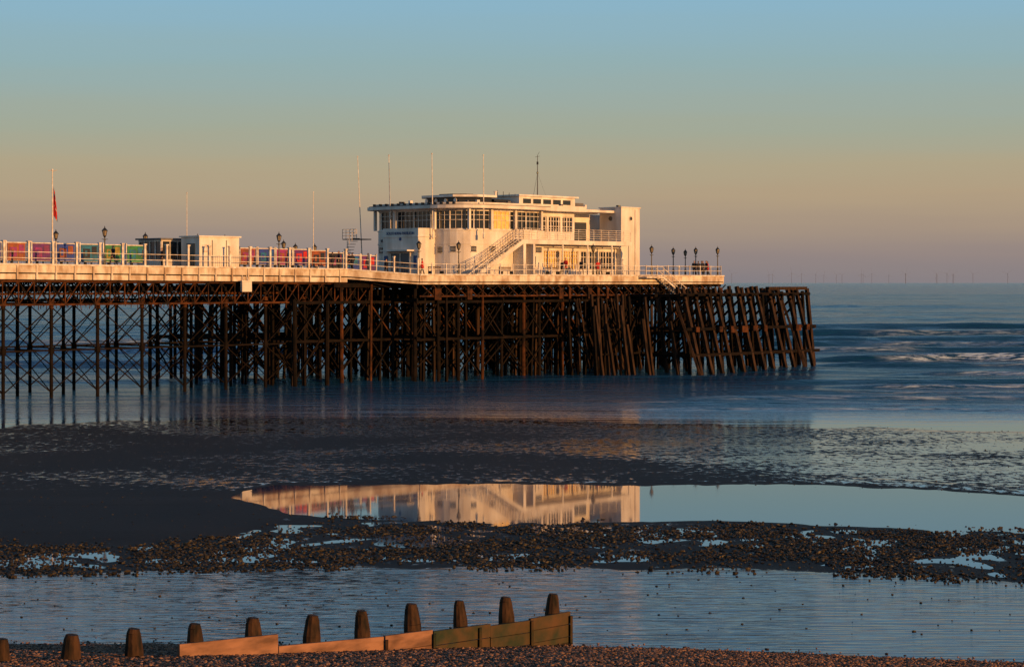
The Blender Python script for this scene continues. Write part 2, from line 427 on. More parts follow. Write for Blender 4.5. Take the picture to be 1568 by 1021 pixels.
rail2(b,(61.3,.1),(61.3,-.9),14,1.15,.5,4)
for k in range(14):
    a=k*.28; b.box(53+.9*math.cos(a)-.3,53+.9*math.cos(a)+.3,15+.9*math.sin(a)-.3,15+.9*math.sin(a)+.3,D+.3*k,D+.3*k+.05,'black')
    b.cyl((53+1.2*math.cos(a),15+1.2*math.sin(a),D+.3*k),(53+1.2*math.cos(a),15+1.2*math.sin(a),D+.3*k+1),.03,.03,5,'rail')
rail2(b,(52,14.2),(52,16.4),D+3.9,1.0,.5,3); rail2(b,(52,16.4),(54,16.4),D+3.9,1,.5,3)
b.box(52,54,14.1,16.4,D+3.8,D+3.9,'black')
b.build('stairs_and_balcony_rail',pav)
cu=bpy.data.curves.new('sign_lettering','FONT'); cu.body='SOUTHERN PAVILION'; cu.size=.42; cu.extrude=.015; cu.align_x='CENTER'
so=bpy.data.objects.new('sign_lettering',cu); col.objects.link(so); so.parent=pav
so.location=(51.96,7.6,14.45); so.rotation_euler=(math.radians(90),0,math.radians(-90)); cu.materials.append(M['blue'])
b=MB(); b.cyl((51.98,7.6,14.0),(51.93,7.6,14.0),.16,.16,12,'blue'); b.build('crest',pav)

# ------------------------------------------------------------ neck furniture
e=empty('windbreak_screen')
b=MB()
def panel(b,t,c,c2):
    z=dz(t)
    b.box(t,t+1.75,6,6.06,z+.5,z+1.95,c); b.box(t-.1,t+1.85,5.98,6.08,z+1.95,z+2.03,'rail'); b.box(t-.1,t+1.85,5.98,6.08,z+.42,z+.5,'rail')
    b.box(t+.2,t+.9,5.97,5.995,z+.8,z+1.6,c2); b.box(t+1.1,t+1.6,5.97,5.995,z+1.1,z+1.8,c2)
    b.box(t+.35,t+.6,5.95,5.965,z+.95,z+1.45,c)
    b.box(t-.2,t-.1,5.95,6.1,z,z+2.15,'rail'); b.box(t+1.85,t+1.95,5.95,6.1,z,z+2.15,'rail')
    b.box(t,t+2,5.6,5.9,z+.4,z+.46,'seat'); b.box(t+.2,t+.3,5.6,5.9,z,z+.4,'black'); b.box(t+1.7,t+1.8,5.6,5.9,z,z+.4,'black')
seq=[('purple','pink'),('blueart','orange'),('teal','blackart'),('green','yellow'),('green','teal')]
for k,(c,c2) in enumerate(seq): panel(b,7.1+2.45*k,c,c2)
for k,(c,c2) in enumerate([('blueart','blackart'),('orange','pink'),('blueart','teal'),('pink','orange'),('purple','red'),('orange','blackart'),('blackart','pink'),('blueart','teal'),('purple','red')]): panel(b,27.6+2.2*k,c,c2)
for k in range(16): 
    panel(b,4.6-2.45*k,random.choice(list(pc)),random.choice(list(pc)))
b.build('panels',e)
e=empty('pier_shelter')
b=MB(); z=dz(22)
b.box(19.5,25.2,4.6,8.4,z+2.55,z+2.7,'roof'); b.box(19.7,25,4.8,8.2,z,z+.8,'white')
b.box(19.8,24.9,4.9,8.1,z+.8,z+2.4,'glass'); b.box(19.7,25,4.8,8.2,z+2.4,z+2.54,'white')
for t in np.arange(19.8,25,.85): b.box(t,t+.08,4.83,4.9,z+.8,z+2.4,'rail')
for v in np.arange(4.9,8.2,.8): b.box(19.72,19.8,v,v+.1,z+.8,z+2.4,'rail')
b.build('shelter_walls',e)
e=empty('white_kiosk')
b=MB(); b.box(21,25.5,1.0,3.6,z-.05,z+2.75,'white'); b.box(20.85,25.65,.85,3.75,z+2.75,z+2.88,'white')
b.box(22.4,22.46,.96,1.0,z+.1,z+2.5,'grey'); b.box(24,24.06,.96,1,z+.1,z+2.5,'grey'); b.box(20.95,21,1.6,2.8,z+.1,z+2.2,'door')
b.box(21.3,22.1,.95,1.0,z+1.4,z+2.1,'rail')
b.build('kiosk_walls',e)
for i,(t,v) in enumerate(((57,-2.6),(64,-2.6),(72,-2.6),(48,-1.6))):
    e=empty('park_bench',L2W(t,v,D),ANG)
    b=MB()
    for k in range(3): b.box(-.9,.9,-.25+k*.16,-.13+k*.16,.43,.46,'seat')
    for k in range(2): b.box(-.9,.9,.22,.25,.58+k*.18,.7+k*.18,'seat')
    for x in (-.8,.8): b.box(x-.03,x+.03,-.24,.24,0,.43,'black'); b.box(x-.03,x+.03,.25,.29,0,.9,'black')
    b.build('bench_frame',e)

def lamp_mesh():
    b=MB()
    b.cyl((0,0,0),(0,0,.12),.17,.17,8,'black'); b.cyl((0,0,.12),(0,0,.75),.12,.09,8,'black'); b.cyl((0,0,.75),(0,0,.85),.13,.1,8,'black')
    b.cyl((0,0,.85),(0,0,2.45),.065,.05,8,'black'); b.cyl((0,0,2.2),(0,0,2.26),.1,.1,8,'black'); b.cyl((-.3,0,2.3),(.3,0,2.3),.025,.025,6,'black')
    b.cyl((0,0,2.45),(0,0,2.6),.06,.14,6,'black'); b.cyl((0,0,2.6),(0,0,3.0),.13,.21,6,'lampglass')
    for k in range(6):
        a=math.pi/3*k
        b.beam((.135*math.cos(a),.135*math.sin(a),2.6),(.22*math.cos(a),.22*math.sin(a),3.0),.03,.03,'black')
    b.cyl((0,0,3.0),(0,0,3.05),.26,.26,6,'black'); b.cyl((0,0,3.05),(0,0,3.25),.24,.07,6,'black'); b.cyl((0,0,3.25),(0,0,3.42),.05,.02,6,'black')
    return b
lamps=[(-9,.3),(10.4,.3),(29.6,.3),(43.6,-3.7),(49,-3.7),(69.1,-3.7),(78.8,-3.7),(90.6,-3.7),(90.6,-.6),(90.6,2.65),(90.6,8.1),(13.2,11.6),(23,11.6),(29.1,11.6),(32.4,11.6),(41,13),(46,17),(49,17.4),(3,11.6),(-8,11.6),(90.6,.9)]
for i,(t,v) in enumerate(lamps):
    o=lamp_mesh().build('street_lamp'); o.location=L2W(t,v,dz(t)); o.rotation_euler=(0,0,ANG); 
    if (t,v)==(90.6,.9): o.scale=(.9,.9,.93)
def pole(t,v,z0,z1,lean=0,r=.05):
    b=MB(); b.cyl((0,0,0),(lean,0,z1-z0),r,r*.5,8,'rail'); b.cyl((0,0,0),(0,0,.5),r*1.8,r*1.8,8,'rail'); b.cyl((lean,0,z1-z0),(lean,0,z1-z0+.12),r*1.3,r*.8,8,'rail')
    o=b.build('flagpole'); o.location=L2W(t,v,z0); return o
p=pole(9.05,6,dz(9),19.2,r=.08)
pole(27.9,11.7,dz(28),18.0); pole(43.8,11.7,10.3,18.6)
pole(53.8,15.2,D,22.8,-.55,.06); pole(53.3,10.4,14,22.7,-.2,.065); pole(53.3,4.2,14,22.6,-.1,.065); pole(56.2,-.2,14,22.4,-.05,.065)
me=bpy.data.meshes.new('flag'); vs=[];fs=[];nx,nz_=10,18
for j in range(nz_+1):
    for i in range(nx+1):
        u=i/nx; w=j/nz_
        x=u*.36*(.5+.5*w)+.03; y=.13*math.sin(u*12+w*4)*u; zz=-w*2.6-u*.9*(1-.3*w)
        vs.append((x,y,zz))
for j in range(nz_):
    for i in range(nx):
        a=j*(nx+1)+i; fs.append((a,a+1,a+nx+2,a+nx+1))
me.from_pydata(vs,[],fs); me.materials.append(M['red']); me.materials.append(M['blueart']); me.materials.append(M['cream'])
for k,pl in enumerate(me.polygons): pl.material_index=(0 if (k//nx)%7 not in (3,) else 2) if (k%nx)>2 else (1 if k//nx<7 else 0)
fo=bpy.data.objects.new('flag',me); col.objects.link(fo); fo.parent=p; fo.location=(.05,0,7.0)
b=MB(); b.cyl((-.0,0,8.15),(.4,0,8.3),.03,.03,6,'rail'); b.cyl((-.35,0,8.25),(0,0,8.25),.03,.03,6,'rail'); b.build('pole_arm',p)
b=MB(); b.cyl((0,0,0),(0,0,4.4),.06,.03,8,'grey'); b.beam((-.25,0,4.2),(.25,0,4.3),.03,.03,'black'); b.beam((0,0,4.4),(.2,0,4.75),.03,.03,'black')
b.box(-.1,.1,-.05,.05,3.4,3.7,'black'); b.cyl((0,0,2.4),(0,0,2.6),.1,.1,8,'black')
for a in (0,2.1,4.2): b.beam((0,0,2.5),(.9*math.cos(a),.9*math.sin(a),0),.012,.012,'black')
o=b.build('antenna_mast'); o.location=L2W(70,5,18.9)

# ------------------------------------------------------------ people
def person(t,v,face,h=1.7,coat='navy',legs='navy',stride=.0,z=None,bend=0.0):
    V=[];E=[];R=[]
    def a(p,r,par=None):
        V.append(p);R.append(r if isinstance(r,tuple) else (r,r))
        if par is not None: E.append((par,len(V)-1))
        return len(V)-1
    pel=a((0,0,.95),(.16,.12)); sp=a((0,-.01,1.12),(.15,.12),pel); ch=a((0,-.01+bend*.1,1.33),(.18,.135),sp)
    nb=a((0,bend*.15,1.46),(.08,.075),ch); nk=a((0,.01+bend*.2,1.52),(.052,.052),nb); h1=a((0,.02+bend*.25,1.6),(.07,.085),nk); h2=a((0,.01+bend*.25,1.68),(.08,.1),h1); a((0,0+bend*.25,1.75),(.055,.07),h2)
    a((0,.115+bend*.25,1.625),(.012,.012),h1)
    for sx in (-1,1):
        st=stride*sx
        sh=a((.19*sx,0,1.41),(.075,.075),ch); el=a((.245*sx,-st*.25-.02,1.14),.06,sh); wr=a((.24*sx,-st*.4+.1,.92),.04,el)
        pm=a((.235*sx,-st*.42+.115,.84),(.02,.038),wr)
        for q,(oy,l) in enumerate(((-.03,.065),(-.01,.078),(.01,.082),(.03,.07))):
            f1=a((.235*sx,-st*.42+.115+oy,.79),.009,pm); a((.222*sx,-st*.42+.12+oy,.79-l*.6),.008,f1)
        a((.215*sx,-st*.42+.165,.82),.010,pm)
        hp=a((.09*sx,0,.88),(.1,.11),pel); kn=a((.1*sx,st*.5+.02,.49),.07,hp); an=a((.1*sx,st*.75-.02-abs(st)*.1,.09+(.06*abs(st) if st<0 else 0)),.048,kn)
        a((.11*sx,st*.75+.15,.045),(.045,.035),an)
    me=bpy.data.meshes.new('body'); me.from_pydata(V,E,[])
    o=bpy.data.objects.new('tmp',me); col.objects.link(o)
    md=o.modifiers.new('s','SKIN'); 
    if not me.skin_vertices: me.skin_vertices.new()
    for i,r in enumerate(R): me.skin_vertices[0].data[i].radius=r; me.skin_vertices[0].data[i].use_root=(i==0)
    o.modifiers.new('u','SUBSURF').levels=1
    dg=bpy.context.evaluated_depsgraph_get(); m2=bpy.data.meshes.new_from_object(o.evaluated_get(dg))
    bpy.data.objects.remove(o)
    m2.materials.clear()
    for k in (coat,legs,'skin','hair','black'): m2.materials.append(M[k])
    for pl in m2.polygons:
        c=pl.center; i=0
        if c.z<.1: i=4
        elif c.z<.80 and abs(c.x)<.2: i=1
        if c.z<.93 and abs(c.x)>.19: i=2
        if c.z>1.5: i=2
        if c.z>1.70 or (c.z>1.56 and c.y<-.01+bend*.25): i=3
        pl.material_index=i; pl.use_smooth=True
    e=bpy.data.objects.new('person',None); col.objects.link(e)
    bo=bpy.data.objects.new('body',m2); col.objects.link(bo); bo.parent=e
    b=MB()
    for sx in (-1,1):
        b.cyl((.03*sx,.095+bend*.25,1.66),(.03*sx,.108+bend*.25,1.66),.011,.008,6,'black')
        b.cyl((.075*sx,.01+bend*.25,1.645),(.092*sx,.0+bend*.25,1.65),.028,.02,6,'skin')
    b.beam((-.025,.105+bend*.25,1.59),(.025,.105+bend*.25,1.59),.01,.01,'red')
    b.cyl((0,0,.74),(0,0,1.0),.195,.175,12,coat)
    b.build('face_and_coat',e)
    e.location=L2W(t,v,(dz(t) if z is None else z)+.02); e.scale=(h/1.77,)*3; e.rotation_euler=(0,0,face)
    return e
person(65.3,-3.2,2.6,1.88,'red','navy',.35)
person(65.9,-2.2,2.4,1.65,'navy','navy',.2)
person(68.0,-3.0,-.6,1.76,'navy','cream',.45)
person(70.3,-3.3,.4,1.7,'red','cream',.2)
person(71.0,-3.1,1.4,1.75,'grey','navy',.2)
for t,v,f,c in ((88.2,-3.3,1.2,'navy'),(88.7,-3.1,2.2,'grey'),(89.3,-3.3,1.6,'red'),(87.7,-3.2,.5,'navy'),(88.0,-2.4,3,'navy'),(89.7,-2.8,2,'navy'),
                (38.4,-.0,.9,'navy'),(38.9,1.0,2.2,'navy'),(39.9,-.6,1.1,'grey'),(37.6,1,2,'navy'),(36.7,.9,.6,'navy'),(31.5,1.2,2.1,'red'),(17.3,1.5,2.2,'navy'),(15.8,2,.8,'grey'),(12.2,1.6,2.4,'navy'),
                (51.2,3.6,1.5,'red'),(50.6,8.2,2.5,'navy')):
    person(t,v,f,random.uniform(1.68,1.84),c,'navy',random.choice((0,.25,.4)))

# ------------------------------------------------------------ groyne
gd=Vector((.70,.714,0)).normalized()
gn=Vector((gd.y,-gd.x,0))
G1=Vector((1.05,53.0,0))
gro=bpy.data.objects.new('timber_groyne',None); col.objects.link(gro)
M['gplank']=mat('groyne_plank',(0.33,0.16,0.09),(0.12,0.055,0.028),1.3,.75,bump=.7,detail=14,vscale=(1,1,3.0))
M['gmoss']=mat('mossy_plank',(0.010,0.022,0.004),(0.095,0.042,0.010),1.5,.75,bump=1.0,detail=14)
M['gpost']=mat('groyne_post',(0.012,0.009,0.006),(0.070,0.034,0.016),3.0,.8,spec=.2,bump=.9,detail=9,vscale=(2,2,.7))
b=MB()
L=1.66
SL=.15; Y0=52.6
for k in range(12):
    c=G1-gd*(L*k)
    g0=max(0,SL*(Y0-c.y))
    top=1.33+ .085*k
    if k>=9: top=2.1+.14*(k-9)
    r=.17+random.uniform(-.02,.025)
    lean=Vector((random.uniform(-.07,.07),random.uniform(-.07,.07),0))
    top+=random.uniform(-.04,.04)
    zz0=g0-.8; zm=top-.5
    b.cyl(c+Vector((0,0,zz0)),c+lean*.6+Vector((0,0,zm)),r*1.25,r*1.18,12,'gpost')
    b.cyl(c+lean*.6+Vector((0,0,zm)),c+lean+Vector((0,0,top-.1)),r*1.17,r*.88,12,'gpost')
    b.cyl(c+lean+Vector((0,0,top-.1)),c+lean+Vector((.01,0,top)),r*.87,r*.68,12,'gpost')
b.build('posts',gro)
b=MB()
def plank(a0,a1,z0a,z1a,z0b,z1b,m,off=.24,th=.09):
    A=G1-gd*a0+gn*off; C=G1-gd*a1+gn*off; n=gn*th
    b.add([A+Vector((0,0,z0a)),C+Vector((0,0,z0b)),C+n+Vector((0,0,z0b)),A+n+Vector((0,0,z0a)),A+Vector((0,0,z1a)),C+Vector((0,0,z1b)),C+n+Vector((0,0,z1b)),A+n+Vector((0,0,z1a))],
      [(0,1,2,3),(7,6,5,4),(1,0,4,5),(2,1,5,6),(3,2,6,7),(0,3,7,4)],m)
seg=[(-.45,1.1,.84,.84,'gmoss'),(1.12,2.6,.80,.84,'gmoss'),(2.62,4.6,.88,.95,'gmoss'),(4.62,6.2,.98,1.03,'gplank'),(6.22,9.5,1.03,1.22,'gplank'),(9.56,12.3,1.50,1.62,'gplank')]
for a0,a1,ta,tb,m in seg:
    for q in range(3):
        f0=q/3; f1=(q+1)/3-.008
        lo=-.15
        plank(a0+random.uniform(-.04,.04),a1,lo+(ta-lo)*f0,lo+(ta-lo)*f1+random.uniform(-.015,.0),lo+(tb-lo)*f0,lo+(tb-lo)*f1+random.uniform(-.015,.0),m,off=.22+random.uniform(-.012,.012))
for a in (-.4,1.1,3.0,4.6,6.2):
    c=G1-gd*a+gn*.36; b.beam(c+Vector((0,0,-.2)),c+Vector((0,0,.74+.03*a)),.12,.06,'gmoss' if a<4.8 else 'gpost')
b.build('planks',gro)

# ------------------------------------------------------------ beach
XF=[-60,-13.6,-12.8,-11.3,-2.6,6.7,12.9,18.7,22.9,40,400]; YF=[87,88.3,90.5,94.2,94.7,94.1,94.7,92.6,89.2,84,80]
XN=[-60,-13.6,-12.8,-10.4,-5.9,.4,8.3,13.3,19.6,40,400]; YN=[90,88.7,86.5,83.2,80.6,78.9,80.4,78.3,76.2,73,70]
XS=[-400,-60,-34.8,-23,-8.9,5.3,18,33,60,400]; YS=[110,122,131,141,144,138,132,128,122,110]
XSh=[-400,-14,-4,1,4,13,20,400]; YSh=[60,52.6,52.4,52.3,51.9,49.9,49.0,45]
XT=[-400,-12,-10,-8,0,16,400]; YT=[73.5,73.5,79,82.0,80.2,78,75]
XU=[-400,-18,-8,0,8,16,400]; YU=[60,64.5,66.6,66.8,66.0,63.2,60]
xs=np.unique(np.concatenate([-np.geomspace(40,500,22),np.arange(-40,40.1,.4),np.geomspace(40,500,22)]))
ys=np.unique(np.concatenate([np.arange(-40,30,2.),np.arange(30,150,.3),np.arange(150,420,10.)]))
X,Y=np.meshgrid(xs,ys); N1=np.zeros_like(X); N2=np.zeros_like(X); N3=np.zeros_like(X)
nz=noise.noise
for j in range(X.shape[0]):
    for i in range(X.shape[1]):
        x=X[j,i]; y=Y[j,i]
        N1[j,i]=nz((x*.35,y*.22,1.3)); N2[j,i]=nz((x*1.1,y*.9,7.7)); N3[j,i]=nz((x*.07,y*.09,3.1))
def I(a,xa,ya): return np.interp(a,xa,ya)
yf=I(X,XF,YF); yn=I(X,XN,YN); ysea=I(X,XS,YS)+3*N1; ysh=I(X,XSh,YSh); yt=I(X,XT,YT); yu=I(X,XU,YU)
dpool=np.minimum(yf-Y,Y-yn)
H=np.full_like(X,.03)+.006*N1+.01*N3
H=np.where(dpool>-4, np.clip(-dpool*.02+.012*N2+.012*N1,-.07,.045),H)
mound=np.clip((-9-X)/4,0,1)*np.clip((Y-73)/3,0,1)*np.clip((92-Y)/6,0,1); H+=mound*.10
sdist=ysea-Y
H=np.where(sdist<8,np.minimum(H,.02*sdist*.5+.01*N1+.006*N2),H)
H=np.where(sdist<-10,np.maximum(.02*sdist,-6),H)
stone=np.clip((yt-Y+N1*2)/1.5,0,1)*np.clip((Y-yu+N1*2)/1.5,0,1)
H=H*(1-stone)+stone*np.where(dpool>-.3,H,.006+.026*N2+.024*N1)
shd=ysh-Y+.35*N2
H=np.where(shd>0,.02+SL*np.maximum(shd-.35*N2,0)+.015*N2,H)
H=np.minimum(H,7.6)
zone=(Y>yf+1)&(Y<ysea+3)
run=np.clip((yu+.8+N1*1.2-Y)/.6,0,1)*np.clip(-shd/.3,0,1)
film=np.full_like(X,.28)
film=np.where(zone,.335+.13*np.clip((X-2)/14,0,1)+.16*N3+.12*np.clip((Y-122)/14,0,1),film)
film=film*(1-run)+run*(.54+.14*np.clip((X+8)/18,0,1)+.08*N3)
film=film*(1-np.clip(mound*1.5,0,1))
film=np.where(shd>0,0,film)
shing=np.clip(shd/.4,0,1)
def grid(name,X,Y,Z,attrs,mt):
    ny,nx=X.shape; me=bpy.data.meshes.new(name)
    co=np.stack([X,Y,Z],-1).reshape(-1,3).astype(np.float32)
    idx=np.arange(ny*nx).reshape(ny,nx); q=np.stack([idx[:-1,:-1],idx[:-1,1:],idx[1:,1:],idx[1:,:-1]],-1).reshape(-1)
    nf=(ny-1)*(nx-1)
    me.vertices.add(ny*nx); me.vertices.foreach_set('co',co.ravel())
    me.loops.add(nf*4); me.loops.foreach_set('vertex_index',q.astype(np.int32))
    me.polygons.add(nf); me.polygons.foreach_set('loop_start',np.arange(0,nf*4,4,dtype=np.int32)); me.polygons.foreach_set('loop_total',np.full(nf,4,dtype=np.int32))
    me.polygons.foreach_set('use_smooth',np.ones(nf,dtype=bool))
    me.update(); me.validate()
    for k,A in attrs.items():
        at=me.attributes.new(k,'FLOAT','POINT'); at.data.foreach_set('value',A.ravel().astype(np.float32))
    me.materials.append(mt)
    o=bpy.data.objects.new(name,me); col.objects.link(o); return o
def node(nt,t,**kw):
    n=nt.nodes.new(t)
    for k,v in kw.items():
        if k.startswith('_'): setattr(n,k[1:],v)
        else: n.inputs[k].default_value=v
    return n
def link(nt,a,b): nt.links.new(a,b)
def math_(nt,op,a,b=None,c=None,clamp=False):
    n=nt.nodes.new('ShaderNodeMath'); n.operation=op; n.use_clamp=clamp
    for i,x in enumerate((a,b,c)):
        if x is None: continue
        if isinstance(x,(int,float)): n.inputs[i].default_value=x
        else: nt.links.new(x,n.inputs[i])
    return n.outputs[0]
bm=bpy.data.materials.new('wet_sand'); bm.use_nodes=True; nt=bm.node_tree; P=nt.nodes['Principled BSDF']
tc=node(nt,'ShaderNodeTexCoord')
def nois(scale,vs,detail=3,rough=.5):
    mp=node(nt,'ShaderNodeMapping'); mp.inputs['Scale'].default_value=vs; link(nt,tc.outputs['Object'],mp.inputs['Vector'])
    n=node(nt,'ShaderNodeTexNoise',Scale=scale,Detail=detail,Roughness=rough); link(nt,mp.outputs['Vector'],n.inputs['Vector']); return n.outputs['Fac']
def attr(n_):
    a=nt.nodes.new('ShaderNodeAttribute'); a.attribute_name=n_; return a.outputs['Fac']
nA=nois(2.0,(1,.6,1),5,.7); nB=nois(1.9,(.8,2.2,1),6,.7); nC=nois(.12,(1,1.5,1),3)
runw=attr('run')
nsel=math_(nt,'ADD',math_(nt,'MULTIPLY',nB,runw),math_(nt,'MULTIPLY',nA,math_(nt,'SUBTRACT',1.0,runw)))
f=math_(nt,'ADD',nsel,attr('film')); f=math_(nt,'ADD',f,math_(nt,'MULTIPLY',math_(nt,'SUBTRACT',nC,.5),.35))
wet=node(nt,'ShaderNodeMapRange'); wet.inputs['From Min'].default_value=.90; wet.inputs['From Max'].default_value=.97; link(nt,f,wet.inputs['Value'])
wet=wet.outputs['Result']
sand=node(nt,'ShaderNodeMix',_data_type='RGBA'); sand.inputs[6].default_value=(.014,.015,.018,1); sand.inputs[7].default_value=(.034,.028,.026,1); link(nt,nC,sand.inputs[0])
vor=node(nt,'ShaderNodeTexVoronoi',Scale=14.0); link(nt,tc.outputs['Object'],vor.inputs['Vector'])
sep=node(nt,'ShaderNodeSeparateColor'); link(nt,vor.outputs['Color'],sep.inputs[0])
sr=node(nt,'ShaderNodeValToRGB'); sr.color_ramp.elements[0].color=(.03,.018,.012,1); sr.color_ramp.elements[1].color=(.22,.12,.07,1); link(nt,sep.outputs[0],sr.inputs['Fac'])
mx=node(nt,'ShaderNodeMix',_data_type='RGBA'); link(nt,attr('shingle'),mx.inputs[0]); link(nt,sand.outputs[2],mx.inputs[6]); link(nt,sr.outputs['Color'],mx.inputs[7])
link(nt,mx.outputs[2],P.inputs['Base Color'])
r=math_(nt,'MULTIPLY_ADD',wet,-.49,.55); link(nt,r,P.inputs['Roughness'])
s=math_(nt,'MULTIPLY_ADD',wet,.6,.03); link(nt,s,P.inputs['Specular IOR Level'])
nS=nois(7,(1,1,1),4,.7); nR=nois(2.0,(.13,1.9,1),3,.55)
hgt=math_(nt,'ADD',math_(nt,'MULTIPLY',nS,math_(nt,'MULTIPLY_ADD',wet,-.0245,.026)),math_(nt,'MULTIPLY',nR,math_(nt,'MULTIPLY_ADD',runw,.030,.008)))
hgt=math_(nt,'ADD',hgt,math_(nt,'MULTIPLY',wet,-.004))
hgt=math_(nt,'ADD',hgt,math_(nt,'MULTIPLY',math_(nt,'MULTIPLY',vor.outputs['Distance'],attr('shingle')),-.35))
bp=node(nt,'ShaderNodeBump',Strength=1.0,Distance=1.0); link(nt,hgt,bp.inputs['Height']); link(nt,bp.outputs['Normal'],P.inputs['Normal'])
grid('beach',X,Y,H,{'film':film,'shingle':shing,'run':run},bm)

# ------------------------------------------------------------ sea
xs=np.unique(np.concatenate([-np.geomspace(130,14000,30),np.arange(-130,130.1,2.0),np.geomspace(130,14000,30)]))
ys=np.unique(np.concatenate([np.arange(40,126,2.),np.arange(126,430,.5),np.geomspace(430,1500,200),np.geomspace(1500,26000,40)]))
SX,SY=np.meshgrid(xs,ys); SZ=np.zeros_like(SX); FO=np.zeros_like(SX)
for j in range(SX.shape[0]):
    y=ys[j]
    if y<120 or y>1500: continue
    for i in range(SX.shape[1]):
        x=xs[i]
        if abs(x)>600: continue
        yy=y+x*.10+3*nz((x*.03,y*.01,0))
        A=np.interp(y,[128,145,180,260,430,900,1500],[0,.05,.22,.40,.55,.8,.9])
        fr=.075 if y<430 else (.045 if y<800 else .025)
        w=1-abs(nz((x*.010,yy*fr,5)))*2.6
        SZ[j,i]=A*(max(w,-.5)+.4*nz((x*.06,yy*.3,2))+.2*nz((x*.2,yy*.7,9)))*.9
def crest(x0,x1,y0,amp,wid,slope=0.,foam=0.,fx0=None,fx1=None,ph=0.):
    global SZ,FO
    win=np.clip((SX-x0)/8,0,1)*np.clip((x1-SX)/8,0,1)
    yc=y0+slope*(SX-x0)+1.0*np.sin(SX*.13+ph)+.6*np.sin(SX*.37+2*ph)
    d=SY-yc
    g=np.where(d<0,np.exp(-(d/wid)**2),np.exp(-(d/(wid*2.5))**2))
    SZ+=amp*win*g
    if foam:
        fw=np.clip((SX-fx0)/6,0,1)*np.clip((fx1-SX)/6,0,1)
        FO+=foam*fw*np.exp(-((d+wid*.4)/(wid*1.3))**2)
crest(33,130,245,.95,1.6,-.05,1.9,44,100)
crest(30,130,292,.85,2.0,-.05,.8,50,100,1)
crest(36,130,205,.55,1.4,-.08,1.0,42,80,2)
crest(20,130,350,1.0,2.4,-.05,.6,60,110,3); crest(20,130,410,1.0,3,-.05,ph=4); crest(20,130,318,.8,2.4,-.03,ph=5); crest(20,130,268,.7,2.,-.06,.8,36,56,6)
crest(26,130,182,.40,1.0,-.06,1.0,30,80,1.5); crest(10,130,164,.26,.9,-.05,.8,14,60,2.5); crest(30,130,222,.5,1.2,-.05,.7,50,90,3.5); crest(5,130,150,.16,.7,-.04,1.0,8,60,4.5); crest(5,130,157,.16,.7,-.045,.5,20,60,5.5)
crest(15,130,173,.26,.9,-.05,.6,26,60,.7); crest(20,130,193,.35,1.0,-.05,ph=1.2)
crest(-130,-20,262,.8,1.7,.03,1.5,-110,-30); crest(-130,-20,300,.6,1.8,.03,.8,-110,-30,1); crest(-130,-25,225,.35,1.3,.03,.6,-100,-30,2)
crest(-130,-10,190,.18,1.0,.02,.3,-90,-30)
rip=np.interp(SY,[40,100,126,140,170,30000],[0,0,.0,.3,1,1])
SZ=np.where(SY<126,0,SZ)
sm=bpy.data.materials.new('sea_water'); sm.use_nodes=True; nt=sm.node_tree; P=nt.nodes['Principled BSDF']
tc=node(nt,'ShaderNodeTexCoord')
P.inputs['IOR'].default_value=1.33
n1=nois(.55,(.30,1.3,1),5,.6); n2=nois(.12,(.22,1.4,1),4,.6); n3=nois(3.0,(.6,1.5,1),3,.6)
hh=math_(nt,'ADD',math_(nt,'MULTIPLY',n1,.75),math_(nt,'ADD',math_(nt,'MULTIPLY',n2,1.8),math_(nt,'MULTIPLY',n3,.08)))
r2=math_(nt,'MULTIPLY',attr('ripple'),attr('ripple'))
hh=math_(nt,'MULTIPLY',hh,r2)
bp=node(nt,'ShaderNodeBump',Strength=1.0,Distance=1.0); link(nt,hh,bp.inputs['Height']); link(nt,bp.outputs['Normal'],P.inputs['Normal'])
n4=nois(1.2,(.3,1.4,1),5,.7)
fm=math_(nt,'MULTIPLY',attr('foam'),math_(nt,'MULTIPLY_ADD',math_(nt,'SUBTRACT',n4,.45),6,0,clamp=True),clamp=True)
mx=node(nt,'ShaderNodeMix',_data_type='RGBA'); mx.inputs[6].default_value=(.008,.060,.14,1); mx.inputs[7].default_value=(.60,.75,.9,1); link(nt,fm,mx.inputs[0]); link(nt,mx.outputs[2],P.inputs['Base Color'])
st=node(nt,'ShaderNodeMix',_data_type='RGBA'); st.inputs[6].default_value=(1,1,1,1); st.inputs[7].default_value=(.34,.66,1,1); link(nt,r2,st.inputs[0]); link(nt,st.outputs[2],P.inputs['Specular Tint'])
link(nt,math_(nt,'MULTIPLY_ADD',r2,-.24,.5),P.inputs['Specular IOR Level'])
rr=math_(nt,'MULTIPLY_ADD',fm,.6,math_(nt,'MULTIPLY_ADD',attr('ripple'),.13,.03)); link(nt,rr,P.inputs['Roughness'])
grid('sea',SX,SY,SZ,{'ripple':rip,'foam':FO},sm)

